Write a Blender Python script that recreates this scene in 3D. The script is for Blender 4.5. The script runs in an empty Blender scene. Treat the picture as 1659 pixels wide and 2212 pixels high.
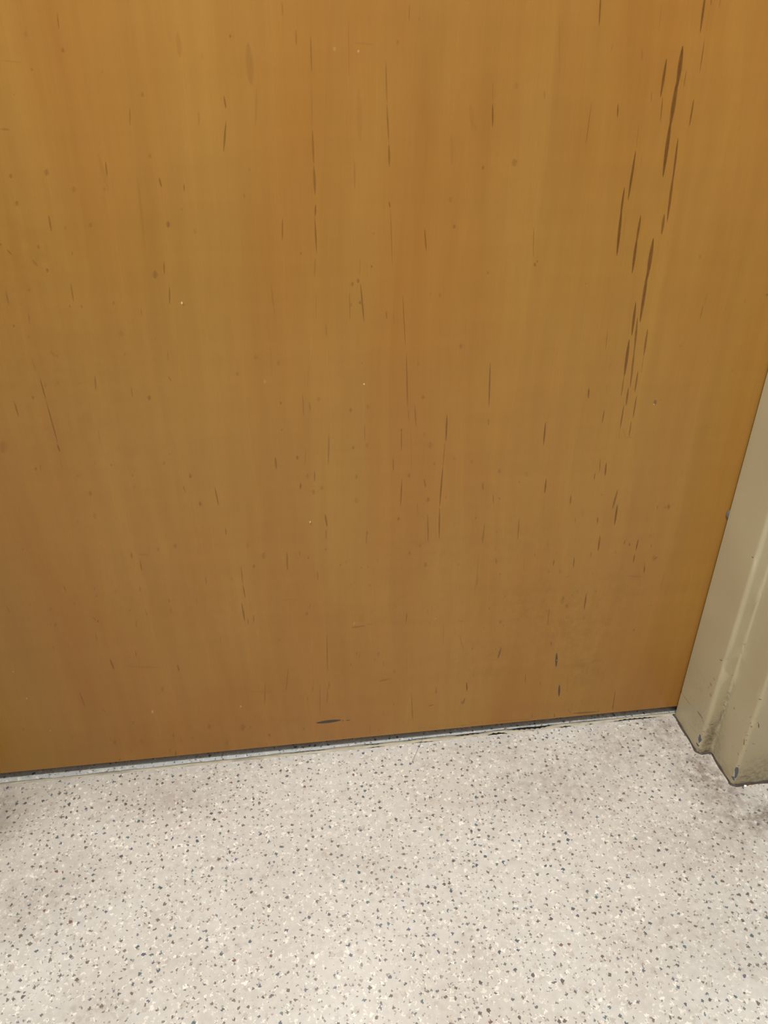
import bpy, bmesh, math, random
import numpy as np
from mathutils import Matrix, Vector
from mathutils.geometry import delaunay_2d_cdt

SC = bpy.context.scene
COL = SC.collection
random.seed(7)

# ------------------------------------------------------------------ camera
cam_d = bpy.data.cameras.new('camera')
cam = bpy.data.objects.new('camera', cam_d)
COL.objects.link(cam)
cam_d.sensor_fit = 'HORIZONTAL'
cam_d.sensor_width = 36.0
cam_d.lens = 1731.15 / 1659.0 * 36.0
cam_d.clip_start = 0.01
CR = Vector((0.99106, -0.133351, 0.004123))
CU = Vector((0.066304, 0.519119, 0.852126))
CF = Vector((0.115773, 0.844235, -0.52332))
m = Matrix.Identity(4)
for i in range(3):
    m[i][0] = CR[i]; m[i][1] = CU[i]; m[i][2] = -CF[i]
m[0][3], m[1][3], m[2][3] = 0.0, -0.72205, 0.8
cam.matrix_world = m
SC.camera = cam

# ------------------------------------------------------------------ world, lamps, exposure
world = bpy.data.worlds.new('world')
SC.world = world
world.use_nodes = True
world.node_tree.nodes['Background'].inputs[0].default_value = (1.0, 0.95, 0.88, 1)
world.node_tree.nodes['Background'].inputs[1].default_value = 0.02

def disk_light(name, loc, size, power, col, spread=180.0):
    l = bpy.data.lights.new(name, 'AREA')
    l.shape = 'DISK'; l.size = size; l.energy = power; l.color = col
    l.spread = math.radians(spread)
    o = bpy.data.objects.new(name, l)
    o.location = loc
    COL.objects.link(o)
    return o

disk_light('ceiling_downlight', (0.14, -0.87, 2.27), 0.17, 35.0, (1.0, 1.0, 1.0))
disk_light('rear_fill_light', (0.25, -1.95, 2.27), 0.17, 6.0, (1.0, 1.0, 1.0))  # added fill behind the camera, lifts the frame's front-facing surfaces
# added fill light at the left-hand wall, so the left jamb shades the door
FILL = (-0.95, -0.25, 1.3, 2.1)      # y0, y1, z0, z1 of the added fill light
fill_d = bpy.data.lights.new('left_fill_light', 'AREA')
fill_d.shape = 'RECTANGLE'; fill_d.size = FILL[3] - FILL[2]; fill_d.size_y = FILL[1] - FILL[0]
fill_d.energy = 24.0; fill_d.color = (0.97, 1.0, 1.04)
fill_o = bpy.data.objects.new('left_fill_light', fill_d)
fill_o.location = (-1.20, (FILL[0] + FILL[1]) / 2, (FILL[2] + FILL[3]) / 2)
fill_o.rotation_euler = (0, -math.pi / 2, 0)
COL.objects.link(fill_o)

vs = SC.view_settings
vs.view_transform = 'Standard'
try:
    vs.look = 'None'
except Exception:
    pass
vs.exposure = 0.0
vs.gamma = 1.0
vs.use_curve_mapping = False

# ------------------------------------------------------------------ dimensions (metres)
XJ = 0.4970          # visible edge of the right jamb
XL = -0.3860         # visible edge of the left jamb
ST = 0.0180          # height of the stop
Y1 = 0.0692          # depth of the soffit
Y2 = 0.0525          # depth of the rebate
FW = 0.0520          # width of the frame face
GAP = 0.0149         # gap under the door
HEAD = 2.03
ROOM = (-1.25, 1.75, -2.3, 2.3)   # x0, x1, y front, ceiling
WALL_Y = -(Y1 + Y2) + 0.012

# ------------------------------------------------------------------ material helpers
def srgb(r, g, b):
    f = lambda c: (c / 255 / 12.92) if c / 255 <= 0.04045 else ((c / 255 + 0.055) / 1.055) ** 2.4
    return (f(r), f(g), f(b), 1.0)

class NT:
    def __init__(self, name, plane=None):
        self.plane = plane
        self.mat = bpy.data.materials.new(name)
        self.mat.use_nodes = True
        self.t = self.mat.node_tree
        self.t.nodes.clear()
        self.out = self.n('ShaderNodeOutputMaterial')
        self.b = self.n('ShaderNodeBsdfPrincipled')
        self.link(self.b.outputs[0], self.out.inputs[0])
        self.geo = None
    def n(self, typ, **kw):
        nd = self.t.nodes.new(typ)
        for k, v in kw.items():
            setattr(nd, k, v)
        return nd
    def link(self, a, b):
        self.t.links.new(a, b)
    def put(self, sock, v):
        if isinstance(v, bpy.types.NodeSocket):
            self.link(v, sock)
        elif sock.type == 'VECTOR' and not isinstance(v, (int, float)):
            sock.default_value = tuple(v)[:3]
        else:
            sock.default_value = v
    def pos(self, scale=(1, 1, 1), loc=(0, 0, 0), rot=(0, 0, 0)):
        if self.geo is None:
            self.geo = self.n('ShaderNodeTexCoord').outputs['Object']
            if self.plane == 'xz':
                sp_ = self.n('ShaderNodeSeparateXYZ'); cb_ = self.n('ShaderNodeCombineXYZ')
                self.link(self.geo, sp_.inputs[0])
                self.link(sp_.outputs[0], cb_.inputs[0]); self.link(sp_.outputs[2], cb_.inputs[1])
                self.geo = cb_.outputs[0]
        if self.plane == 'xz':
            scale = (scale[0], scale[2], 1); loc = (loc[0], loc[2], 0)
        mp = self.n('ShaderNodeMapping')
        mp.inputs['Scale'].default_value = scale
        mp.inputs['Location'].default_value = loc
        mp.inputs['Rotation'].default_value = rot
        self.link(self.geo, mp.inputs['Vector'])
        return mp.outputs[0]
    def noise(self, vec, scale=1.0, detail=3.0, rough=0.5, dist=0.0):
        nd = self.n('ShaderNodeTexNoise')
        if self.plane: nd.noise_dimensions = '2D'
        self.link(vec, nd.inputs['Vector'])
        nd.inputs['Scale'].default_value = scale
        nd.inputs['Detail'].default_value = detail
        nd.inputs['Roughness'].default_value = rough
        nd.inputs['Distortion'].default_value = dist
        return nd
    def vor(self, vec, scale, feature='F1', rnd=1.0, metric='EUCLIDEAN'):
        nd = self.n('ShaderNodeTexVoronoi')
        if self.plane: nd.voronoi_dimensions = '2D'
        nd.feature = feature; nd.distance = metric
        self.link(vec, nd.inputs['Vector'])
        nd.inputs['Scale'].default_value = scale
        nd.inputs['Randomness'].default_value = rnd
        return nd
    def math(self, op, a, b=0.0, c=0.0, clamp=False):
        nd = self.n('ShaderNodeMath', operation=op, use_clamp=clamp)
        self.put(nd.inputs[0], a); self.put(nd.inputs[1], b); self.put(nd.inputs[2], c)
        return nd.outputs[0]
    def vadd(self, a, b, scale):
        s = self.n('ShaderNodeVectorMath', operation='SCALE')
        self.put(s.inputs[0], b); s.inputs['Scale'].default_value = scale
        nd = self.n('ShaderNodeVectorMath', operation='ADD')
        self.put(nd.inputs[0], a); self.put(nd.inputs[1], s.outputs[0])
        return nd.outputs[0]
    def rng(self, v, a, b, c=0.0, d=1.0, smooth=False):
        nd = self.n('ShaderNodeMapRange')
        if smooth:
            nd.interpolation_type = 'SMOOTHSTEP'
        self.put(nd.inputs[0], v)
        for i, k in enumerate((a, b, c, d)):
            self.put(nd.inputs[1 + i], k)
        return nd.outputs[0]
    def mix(self, f, a, b, blend='MIX'):
        nd = self.n('ShaderNodeMix', data_type='RGBA', blend_type=blend)
        self.put(nd.inputs[0], f); self.put(nd.inputs[6], a); self.put(nd.inputs[7], b)
        return nd.outputs[2]
    def mul(self, col, f):
        nd = self.n('ShaderNodeVectorMath', operation='SCALE')
        self.put(nd.inputs[0], col); self.put(nd.inputs['Scale'], f)
        return nd.outputs[0]
    def attr(self, name):
        nd = self.n('ShaderNodeAttribute'); nd.attribute_name = name
        return nd
    def sep(self, col):
        nd = self.n('ShaderNodeSeparateColor'); self.put(nd.inputs[0], col)
        return nd.outputs
    def bump(self, hgt, strength, dist):
        nd = self.n('ShaderNodeBump')
        nd.inputs['Strength'].default_value = strength
        nd.inputs['Distance'].default_value = dist
        self.link(hgt, nd.inputs['Height'])
        self.link(nd.outputs[0], self.b.inputs['Normal'])

def plain(name, col, rough=0.6, spec=0.5, vary=0.08, scale=40.0):
    k = NT(name)
    nz = k.noise(k.pos(), scale, 4)
    k.link(k.mul(col, k.rng(nz.outputs[0], 0.3, 0.7, 1 - vary, 1 + vary)), k.b.inputs['Base Color'])
    k.b.inputs['Roughness'].default_value = rough
    k.b.inputs['Specular IOR Level'].default_value = spec
    return k.mat

# ---- wood veneer
def wood_material():
    k = NT('maple_veneer', 'xz')
    warp = k.noise(k.pos((2.2, 1, 0.9)), 1.0, 2)
    p1 = k.vadd(k.pos((70, 1, 2.6)), warp.outputs[1], 3.0)
    n1 = k.noise(p1, 1.0, 3, 0.5)
    n2 = k.noise(k.vadd(k.pos((9, 1, 1.6), (3, 0, 1)), warp.outputs[1], 1.2), 1.0, 3, 0.55)
    n3 = k.noise(k.pos((620, 1, 26)), 1.0, 2)
    n4 = k.noise(k.pos((7, 1, 62)), 1.0, 2)
    n5 = k.noise(k.pos((3, 1, 2.2), (9, 0, 4)), 1.0, 2)
    # cathedral figure: nested curved bands with crisp lower edges
    ca = k.n('ShaderNodeTexWave', wave_type='BANDS', bands_direction='X', wave_profile='SAW')
    k.link(k.vadd(k.pos((1.0, 1, 0.10)), warp.outputs[1], 0.16), ca.inputs['Vector'])
    ca.inputs['Scale'].default_value = 5.0
    ca.inputs['Distortion'].default_value = 2.2
    ca.inputs['Detail'].default_value = 2.0
    ca.inputs['Detail Scale'].default_value = 3.0
    a = srgb(*WOOD_A); b = srgb(*WOOD_B)
    col = k.mix(k.rng(n2.outputs[0], 0.32, 0.68), a, b)
    f = k.rng(n1.outputs[0], 0.25, 0.75, 0.955, 1.03)
    f = k.math('MULTIPLY', f, k.rng(n3.outputs[0], 0.2, 0.8, 0.975, 1.025))
    f = k.math('MULTIPLY', f, k.rng(n4.outputs[0], 0.2, 0.8, 0.98, 1.02))
    f = k.math('MULTIPLY', f, k.rng(n5.outputs[0], 0.3, 0.7, 0.96, 1.04))
    f = k.math('MULTIPLY', f, k.rng(ca.outputs[1], 0.0, 1.0, 0.985, 1.012))
    col = k.mul(col, f)
    at = k.attr('marks'); s = k.sep(at.outputs['Color'])
    brk = k.rng(k.noise(k.pos((900, 1, 120)), 1.0, 3).outputs[0], 0.3, 0.6, 0.8, 1.0)
    col = k.mix(k.math('MULTIPLY', s[0], brk, clamp=True), col, srgb(98, 62, 22))
    # grime: broken up by a blotchy noise
    gn = k.rng(k.noise(k.pos((80, 1, 60)), 1.0, 8, 0.78).outputs[0], 0.42, 0.66)
    col = k.mix(k.math('MULTIPLY', k.math('MULTIPLY', at.outputs['Alpha'], gn), 0.30, clamp=True), col, srgb(92, 62, 28))
    col = k.mix(s[1], col, srgb(62, 52, 44))
    col = k.mix(s[2], col, srgb(236, 214, 180))  # pale specks and lines; one speck paints a glint on a scuff
    k.link(col, k.b.inputs['Base Color'])
    k.link(k.rng(n1.outputs[0], 0.3, 0.7, 0.22, 0.28), k.b.inputs['Roughness'])
    k.b.inputs['Specular IOR Level'].default_value = 0.4
    k.bump(n3.outputs[0], 0.02, 0.0003)
    return k.mat

# ---- speckled vinyl
def vinyl_material(name, base_a, base_b):
    k = NT(name, 'xy')
    P = k.pos()
    wob = k.noise(P, 260.0, 2)
    Pw = k.vadd(P, wob.outputs[1], 0.0085)
    wob2 = k.noise(P, 420.0, 1)
    Pd = k.vadd(P, wob2.outputs[1], 0.0034)
    big = k.noise(P, 7.0, 3)
    mid = k.noise(P, 130.0, 3)
    col = k.mix(k.rng(big.outputs[0], 0.35, 0.65), base_a, base_b)
    col = k.mul(col, k.rng(mid.outputs[0], 0.3, 0.7, 0.95, 1.05))
    def chips(vec, scale, prob, r0, r1, soft=0.04, metric='EUCLIDEAN'):
        v = k.vor(vec, scale, metric=metric)
        s = k.sep(v.outputs['Color'])
        on = k.math('LESS_THAN', s[0], prob)
        rad = k.rng(s[1], 0.0, 1.0, r0, r1)
        e = k.math('SUBTRACT', rad, v.outputs['Distance'])
        return k.math('MULTIPLY', k.rng(e, 0.0, soft), on), s
    def off(v, x, y):
        nd = k.n('ShaderNodeVectorMath', operation='ADD')
        k.put(nd.inputs[0], v); nd.inputs[1].default_value = (x, y, 0)
        return nd.outputs[0]
    t1, s1 = chips(off(Pw, 3.1, 0.7), 105.0, 0.34, 0.10, 0.42, 0.10)
    col = k.mix(k.math('MULTIPLY', t1, 0.55), col, k.mix(s1[2], srgb(176, 160, 146), srgb(190, 182, 168)))
    c1, s2 = chips(Pw, 165.0, 0.46, 0.10, 0.44, 0.08, 'MANHATTAN')
    col = k.mix(k.math('MULTIPLY', c1, k.rng(s2[2], 0, 1, 0.35, 0.95)), col, srgb(242, 235, 221))
    c2, s3 = chips(off(Pw, 1.3, 2.2), 235.0, 0.34, 0.10, 0.42, 0.08, 'MANHATTAN')
    col = k.mix(k.math('MULTIPLY', c2, 0.7), col, srgb(236, 228, 212))
    t2, s4 = chips(off(Pd, 5.1, 1.2), 150.0, 0.36, 0.05, 0.20, 0.05)
    col = k.mix(k.math('MULTIPLY', t2, 0.6), col, srgb(140, 124, 112))
    d1, s5 = chips(off(Pd, 0.4, 4.4), 112.0, 0.58, 0.11, 0.27, 0.03, 'MANHATTAN')
    ramp = k.n('ShaderNodeValToRGB')
    ramp.color_ramp.interpolation = 'CONSTANT'
    cols = [(0.0, (94, 85, 80)), (0.40, (74, 74, 80)), (0.56, (62, 78, 90)), (0.68, (104, 90, 80)),
            (0.76, (62, 92, 98)), (0.88, (74, 76, 104)), (0.95, (110, 70, 62))]
    el = ramp.color_ramp.elements
    el[0].position, el[0].color = cols[0][0], srgb(*cols[0][1])
    el[1].position, el[1].color = cols[1][0], srgb(*cols[1][1])
    for p_, c_ in cols[2:]:
        e_ = el.new(p_); e_.color = srgb(*c_)
    k.link(s5[2], ramp.inputs[0])
    col = k.mix(k.math('MULTIPLY', d1, k.rng(s5[1], 0, 1, 0.6, 0.9)), col, ramp.outputs[0])
    d2, s6 = chips(off(Pd, 7.4, 2.4), 180.0, 0.34, 0.11, 0.27, 0.03, 'MANHATTAN')
    col = k.mix(k.math('MULTIPLY', d2, 0.66), col, k.mix(s6[2], srgb(84, 74, 70), srgb(66, 76, 88)))
    # ground-in soiling, plus shade painted in along the left edge
    at = k.attr('marks'); s = k.sep(at.outputs['Color'])
    dn = k.rng(k.noise(P, 85.0, 5, 0.65).outputs[0], 0.34, 0.62, 0.25, 1.0)
    col = k.mix(k.math('MULTIPLY', k.math('MULTIPLY', s[0], dn), 0.85, clamp=True), col, srgb(112, 96, 82))
    sm = k.rng(k.noise(k.pos((22, 34, 1)), 1.0, 4, 0.6).outputs[0], 0.56, 0.72)
    col = k.mix(k.math('MULTIPLY', sm, 0.16), col, srgb(150, 128, 116))
    k.link(col, k.b.inputs['Base Color'])
    k.link(k.rng(mid.outputs[0], 0.3, 0.7, FL_R0, FL_R1), k.b.inputs['Roughness'])
    k.b.inputs['Specular IOR Level'].default_value = 0.5
    bn = k.noise(P, 330.0, 2)
    k.bump(bn.outputs[0], 0.10, 0.0006)
    return k.mat

# ---- painted steel frame
def paint_material():
    k = NT('beige_gloss_paint')
    P = k.pos()
    n = k.noise(P, 9.0, 3)
    col = k.mix(k.rng(n.outputs[0], 0.35, 0.65), srgb(*PAINT_A), srgb(*PAINT_B))
    fine = k.noise(P, 700.0, 2)
    col = k.mul(col, k.rng(fine.outputs[0], 0.3, 0.7, 0.975, 1.025))
    at = k.attr('marks'); s = k.sep(at.outputs['Color'])
    soil = k.attr('soil').outputs['Fac']
    dn = k.rng(k.noise(P, 190.0, 5, 0.65).outputs[0], 0.36, 0.62, 0.2, 1.0)
    col = k.mix(k.math('MULTIPLY', k.math('MULTIPLY', soil, dn), 1.0, clamp=True), col, srgb(70, 58, 46))
    brk = k.rng(k.noise(P, 900.0, 3).outputs[0], 0.34, 0.58, 0.55, 1.0)
    col = k.mix(k.math('MULTIPLY', s[0], brk, clamp=True), col, srgb(74, 58, 34))
    edge = k.noise(P, 520.0, 3)
    e = k.math('ADD', s[2], k.rng(edge.outputs[0], 0.3, 0.7, -0.22, 0.22))
    col = k.mix(k.math('MULTIPLY', k.math('GREATER_THAN', e, 0.45), 0.30), col, srgb(206, 196, 160))
    g = k.math('ADD', s[1], k.rng(edge.outputs[0], 0.3, 0.7, -0.26, 0.26))
    g = k.math('GREATER_THAN', g, 0.5)
    col = k.mix(g, col, srgb(86, 87, 92))
    mr = k.math('GREATER_THAN', k.math('ADD', at.outputs['Alpha'], k.rng(edge.outputs[0], 0.3, 0.7, -0.2, 0.2)), 0.42)
    col = k.mix(mr, col, srgb(112, 62, 58))
    k.link(col, k.b.inputs['Base Color'])
    k.link(k.math('ADD', k.math('MULTIPLY', g, 0.25), k.math('ADD', k.math('MULTIPLY', soil, 0.2), 0.36)), k.b.inputs['Roughness'])
    k.b.inputs['Specular IOR Level'].default_value = 0.5
    orange = k.noise(P, 240.0, 2)
    h = k.math('SUBTRACT', k.math('MULTIPLY', orange.outputs[0], 0.25), g)
    k.bump(h, 0.25, 0.0004)
    return k.mat

WOOD_A = (160, 116, 51); WOOD_B = (156, 107, 44)
FL_R0, FL_R1 = 0.20, 0.26
PAINT_A = (178, 165, 131); PAINT_B = (172, 158, 124)

M_wood = wood_material()
M_vinyl = vinyl_material('speckled_vinyl', srgb(205, 200, 190), srgb(200, 193, 181))
M_vinyl_far = vinyl_material('speckled_vinyl_cool', srgb(200, 202, 197), srgb(192, 195, 190))
M_paint = paint_material()
M_core = plain('door_core', srgb(150, 105, 58), 0.7)
M_wall = plain('wall_paint', srgb(152, 151, 148), 0.8, 0.3, 0.03, 12)
M_ceil = plain('ceiling_white', srgb(214, 213, 210), 0.9, 0.2, 0.03, 12)
M_caulk = plain('dirty_caulk', srgb(70, 60, 52), 0.6, 0.4, 0.3, 160)
M_gap = plain('joint_dark', srgb(26, 22, 20), 0.9, 0.2, 0.2, 200)
M_rubber = plain('grey_rubber', srgb(98, 92, 86), 0.7, 0.2, 0.1, 200)
M_white = plain('white_crumb', srgb(250, 248, 244), 0.6, 0.4, 0.05, 300)
M_straw = plain('pale_splinter', srgb(226, 196, 158), 0.6, 0.4, 0.1, 300)
M_hair = plain('dark_hair', srgb(70, 58, 52), 0.5, 0.5, 0.1, 300)

def filler_material():
    k = NT('beige_filler', 'xy')
    P = k.pos((60, 400, 1))
    n = k.noise(P, 1.0, 4)
    d = k.noise(k.pos((18, 60, 1)), 1.0, 4, 0.6)
    col = k.mix(k.rng(n.outputs[0], 0.3, 0.7), srgb(194, 184, 161), srgb(168, 156, 132))
    col = k.mix(k.math('MULTIPLY', k.rng(d.outputs[0], 0.52, 0.70), 0.5), col, srgb(120, 106, 86))
    k.link(col, k.b.inputs['Base Color'])
    k.b.inputs['Roughness'].default_value = 0.55
    k.bump(n.outputs[0], 0.4, 0.0006)
    return k.mat
M_filler = filler_material()

# ------------------------------------------------------------------ object helpers
def mesh_obj(name, verts, faces, mat, parent=None, smooth=False):
    me = bpy.data.meshes.new(name)
    me.from_pydata(verts, [], faces)
    me.materials.append(mat)
    if smooth:
        me.polygons.foreach_set('use_smooth', [True] * len(me.polygons))
    o = bpy.data.objects.new(name, me)
    COL.objects.link(o)
    if parent is not None:
        o.parent = parent
    return o

def tag(o, label, cat=None, kind=None, group=None):
    o['label'] = label
    if cat: o['category'] = cat
    if kind: o['kind'] = kind
    if group: o['group'] = group
    return o

def box_data(x0, x1, y0, y1, z0, z1):
    v = [(x0, y0, z0), (x1, y0, z0), (x1, y1, z0), (x0, y1, z0), (x0, y0, z1), (x1, y0, z1), (x1, y1, z1), (x0, y1, z1)]
    f = [(3, 2, 1, 0), (4, 5, 6, 7), (0, 1, 5, 4), (1, 2, 6, 5), (2, 3, 7, 6), (3, 0, 4, 7)]
    return v, f

def boxes_obj(name, boxes, mat):
    V, F = [], []
    for b in boxes:
        v, f = box_data(*b)
        F += [tuple(i + len(V) for i in q) for q in f]
        V += v
    return mesh_obj(name, V, F, mat)

# ---- surface marks: each is a spindle from A to B with a half width; channel R/G/W/P/M
def parse(txt):
    out = []
    for e in txt.split():
        ch = e[-1]; a = [float(v) for v in e[:-1].split(',')]
        out.append((a[0] * 1e-4, a[1] * 1e-4, a[2] * 1e-4, a[3] * 1e-4, a[4] * 1e-5, a[5] / 100, ch))
    return out

def spindle_half(t, w, blunt):
    return w * np.power(np.clip(np.sin(np.pi * np.clip(t, 0, 1)), 0, 1), blunt)

def mark_points(mk, blunt):
    x0, z0, x1, z1, w, a, ch = mk
    d = np.array([x1 - x0, z1 - z0]); L = np.linalg.norm(d); t_ = d / L; n_ = np.array([-t_[1], t_[0]])
    N = int(min(16, max(6, L / 0.006 + 4)))
    ts = (1 - np.cos(np.linspace(0, np.pi, N + 1))) / 2
    A = np.array([x0, z0])
    loops = []
    for fr in (1.0, 0.5):
        lo = [A + t_ * L * t + n_ * fr * spindle_half(t, w, blunt) for t in ts]
        hi = [A + t_ * L * t - n_ * fr * spindle_half(t, w, blunt) for t in ts[1:-1][::-1]]
        if fr < 1:
            lo = lo[1:-1]
        loops.append(lo + hi)
    mid = [A + t_ * L * t for t in ts[1:-1]]
    return loops, mid

def eval_marks(P, marks, blunt):
    ch = {c: np.zeros(len(P)) for c in 'RGWPM'}
    for x0, z0, x1, z1, w, a, c in marks:
        d = np.array([x1 - x0, z1 - z0]); L = np.linalg.norm(d); t_ = d / L; n_ = np.array([-t_[1], t_[0]])
        r = P - np.array([x0, z0])
        t = (r @ t_) / L; s = np.abs(r @ n_)
        h = spindle_half(t, w, blunt) + 1e-7
        core = 0.5 if L > 3.2 * w else 0.95      # spots fade out softly, streaks keep a solid core
        v = np.clip((1 - s / h) / core, 0, 1) * a * ((t > 0.004) & (t < 0.996) & (h > w * 0.06))
        ch[c] = np.maximum(ch[c], v)
    return ch

def marked_sheet(x0, x1, z0, z1, gx, gz, marks, blunt):
    """triangulated sheet in (u, v) whose edges follow the outline of every mark"""
    us = sorted(set(np.round(gx, 6))); vs_ = sorted(set(np.round(gz, 6)))
    pts, edges = [], []
    for u in us:
        for v in vs_:
            pts.append((u, v))
    nu, nv = len(us), len(vs_)
    idx = lambda i, j: i * nv + j
    for i in range(nu - 1):
        edges.append((idx(i, 0), idx(i + 1, 0))); edges.append((idx(i, nv - 1), idx(i + 1, nv - 1)))
    for j in range(nv - 1):
        edges.append((idx(0, j), idx(0, j + 1))); edges.append((idx(nu - 1, j), idx(nu - 1, j + 1)))
    clip = lambda p: (min(max(p[0], x0), x1), min(max(p[1], z0), z1))
    for mk in marks:
        loops, mid = mark_points(mk, blunt)
        for lp in loops:
            b = len(pts)
            pts += [clip(p) for p in lp]
            edges += [(b + i, b + (i + 1) % len(lp)) for i in range(len(lp))]
        b = len(pts)
        pts += [clip(p) for p in mid]
        edges += [(b + i, b + i + 1) for i in range(len(mid) - 1)]
    vo, _, fo, *_ = delaunay_2d_cdt([Vector(p) for p in pts], edges, [], 0, 2e-6)
    P = np.array([(v[0], v[1]) for v in vo])
    return P, [tuple(f) for f in fo]

def set_attr(me, ch, alpha):
    a = me.color_attributes.new('marks', 'FLOAT_COLOR', 'POINT')
    arr = np.stack([ch['R'], ch['G'], np.maximum(ch['W'], ch['P']), alpha], -1).astype(np.float32)
    a.data.foreach_set('color', arr.ravel())

def soft(P, blobs):
    """soft elliptical patches: (x, z, rx, rz, strength)"""
    v = np.zeros(len(P))
    for x, z, rx, rz, s in blobs:
        r = np.sqrt(((P[:, 0] - x) / rx) ** 2 + ((P[:, 1] - z) / rz) ** 2)
        q = np.clip(1 - r, 0, 1)
        v = np.maximum(v, s * q * q * (3 - 2 * q))
    return v

# ------------------------------------------------------------------ structure: the room
rx0, rx1, ry0, rz1 = ROOM
ox0, ox1 = XL - ST - FW + 0.004, XJ + ST + FW - 0.004
wb = boxes_obj('wall_back', [(rx0, ox0, WALL_Y, 0.06, 0, rz1), (ox1, rx1, WALL_Y, 0.06, 0, rz1), (ox0, ox1, WALL_Y, 0.06, HEAD + ST + FW - 0.004, rz1)], M_wall)
tag(wb, 'plain off-white painted wall around the doorway', 'wall', 'structure')
for nm, b, lab in (('wall_left', (rx0 - 0.1, rx0, ry0, 0.06, 0, rz1), 'plain off-white side wall left of the doorway'),
                   ('wall_right', (rx1, rx1 + 0.1, ry0, 0.06, 0, rz1), 'plain off-white side wall right of the doorway'),
                   ('wall_front', (rx0 - 0.1, rx1 + 0.1, ry0 - 0.1, ry0, 0, rz1), 'plain off-white wall facing the wooden door')):
    tag(boxes_obj(nm, [b], M_wall), lab, 'wall', 'structure')
wy0, wy1, wz0, wz1 = FILL
fx_ = rx0 + 0.035
fill_frame = boxes_obj('fill_frame_1', [(rx0, fx_, wy0 - 0.05, wy0, wz0 - 0.05, wz1 + 0.05), (rx0, fx_, wy1, wy1 + 0.05, wz0 - 0.05, wz1 + 0.05), (rx0, fx_, wy0, wy1, wz0 - 0.05, wz0), (rx0, fx_, wy0, wy1, wz1, wz1 + 0.05)], M_ceil)  # frame added around the left fill light, no opening behind it
tag(fill_frame, 'white frame added around the fill light left of the doorway', 'window', 'structure')
tag(boxes_obj('ceiling', [(rx0 - 0.1, rx1 + 0.1, ry0 - 0.1, 0.06, rz1, rz1 + 0.08)], M_ceil), 'plain white ceiling above the doorway', 'ceiling', 'structure')

# ------------------------------------------------------------------ floor with the joint under the door
LOW = [(-0.0072, 0.0224, 0.6), (0.0738, 0.1033, 1.2), (0.1336, 0.1733, 1.2), (0.2164, 0.2263, 0.8), (0.235, 0.2662, 2.6), (0.333, 0.3546, 1.8), (0.3751, 0.3847, 1.2), (0.3982, 0.4838, 2.0)]
UPP = [(-0.0919, -0.0716, 0.5), (-0.0611, -0.0512, 0.4), (-0.0336, 0.0373, 0.9), (0.0672, 0.1033, 1.2), (0.1123, 0.1794, 0.9), (0.1856, 0.2412, 1.7), (0.2412, 0.2662, 0.8), (0.2599, 0.333, 2.8), (0.3546, 0.4007, 0.8)]
def crack(x, tab):
    w = 0.0
    for a, b, k in tab:
        if a < x < b:
            t = (x - a) / (b - a)
            w = max(w, k * 1.6e-3 * min(1.0, 3.2 * t, 3.2 * (1 - t)) * (0.8 + 0.2 * math.sin(x * 900)))
    return w
def wav(x, s):
    return 0.00035 * math.sin(x * 61 + s) + 0.00025 * math.sin(x * 173 + 2 * s) + 0.00015 * math.sin(x * 410 + 3 * s)
def y_front(x):      # edge of the room's vinyl
    return -0.0054 + 0.0035 * max(0.0, (x - 0.10) / 0.4) + 0.5 * wav(x, 1.0)
def y_back(x):       # edge of the vinyl beyond
    return -0.0014 + 0.0052 * min(1.0, max(0.0, (x + 0.30) / 0.62)) + wav(x, 4.0)
xs = list(np.linspace(XL - 0.03, XJ + 0.03, 420))
joint_x0, joint_x1 = xs[0], xs[-1]

fx = sorted(set([rx0, -0.9, -0.65] + [round(v, 5) for v in np.arange(-0.5, 0.78, 0.02)] + [1.0, 1.3, rx1]))
fy = [ry0, -1.6, -1.1] + [round(v, 5) for v in np.arange(-0.8, -0.2, 0.03)] + [round(v, 5) for v in np.arange(-0.2, -0.012, 0.01)]
V, F = [], []
nx = len(fx)
for y in fy:
    for x in fx:
        V.append((x, y, 0.0))
for j in range(len(fy) - 1):
    for i in range(nx - 1):
        a = j * nx + i
        F.append((a, a + 1, a + 1 + nx, a + nx))
# front lip up to the wavy edge
last = (len(fy) - 1) * nx
yl = fy[-1]
b0 = len(V)
for x in xs:
    V.append((x, yl, 0.0)); V.append((x, y_front(x), 0.0)); V.append((x, y_front(x), -0.003))
for i in range(len(xs) - 1):
    a = b0 + 3 * i
    F.append((a, a + 3, a + 4, a + 1)); F.append((a + 1, a + 4, a + 5, a + 2))
floor = mesh_obj('floor', V, F, M_vinyl)
tag(floor, 'speckled beige vinyl floor with cream and slate flecks', 'floor', 'structure')
P = np.array([(v[0], v[1]) for v in V])
dirt_and_shade = soft(P, [(0.49, -0.10, 0.075, 0.085, 0.9), (0.50, -0.13, 0.05, 0.05, 1.0), (0.55, -0.17, 0.16, 0.055, 0.95), (0.60, -0.19, 0.14, 0.08, 0.7), (0.47, -0.03, 0.06, 0.06, 0.75),
                (0.40, -0.05, 0.13, 0.09, 0.45), (0.30, -0.09, 0.16, 0.08, 0.38), (0.24, -0.03, 0.12, 0.04, 0.3), (0.44, -0.19, 0.12, 0.08, 0.35),
                (-0.16, -0.05, 0.12, 0.05, 0.3), (-0.30, -0.16, 0.12, 0.10, 0.35), (-0.40, -0.05, 0.10, 0.10, 0.8), (-0.38, -0.2, 0.09, 0.14, 0.5), (0.02, -0.17, 0.16, 0.05, 0.15), (0.40, -0.30, 0.15, 0.08, 0.25), (-0.22, -0.30, 0.1, 0.06, 0.22)])  # left-edge patches paint in the left jamb's shade, the others are grime
z0_ = np.zeros(len(P))
set_attr(floor.data, {'R': dirt_and_shade, 'G': z0_, 'W': z0_, 'P': z0_}, z0_)

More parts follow.
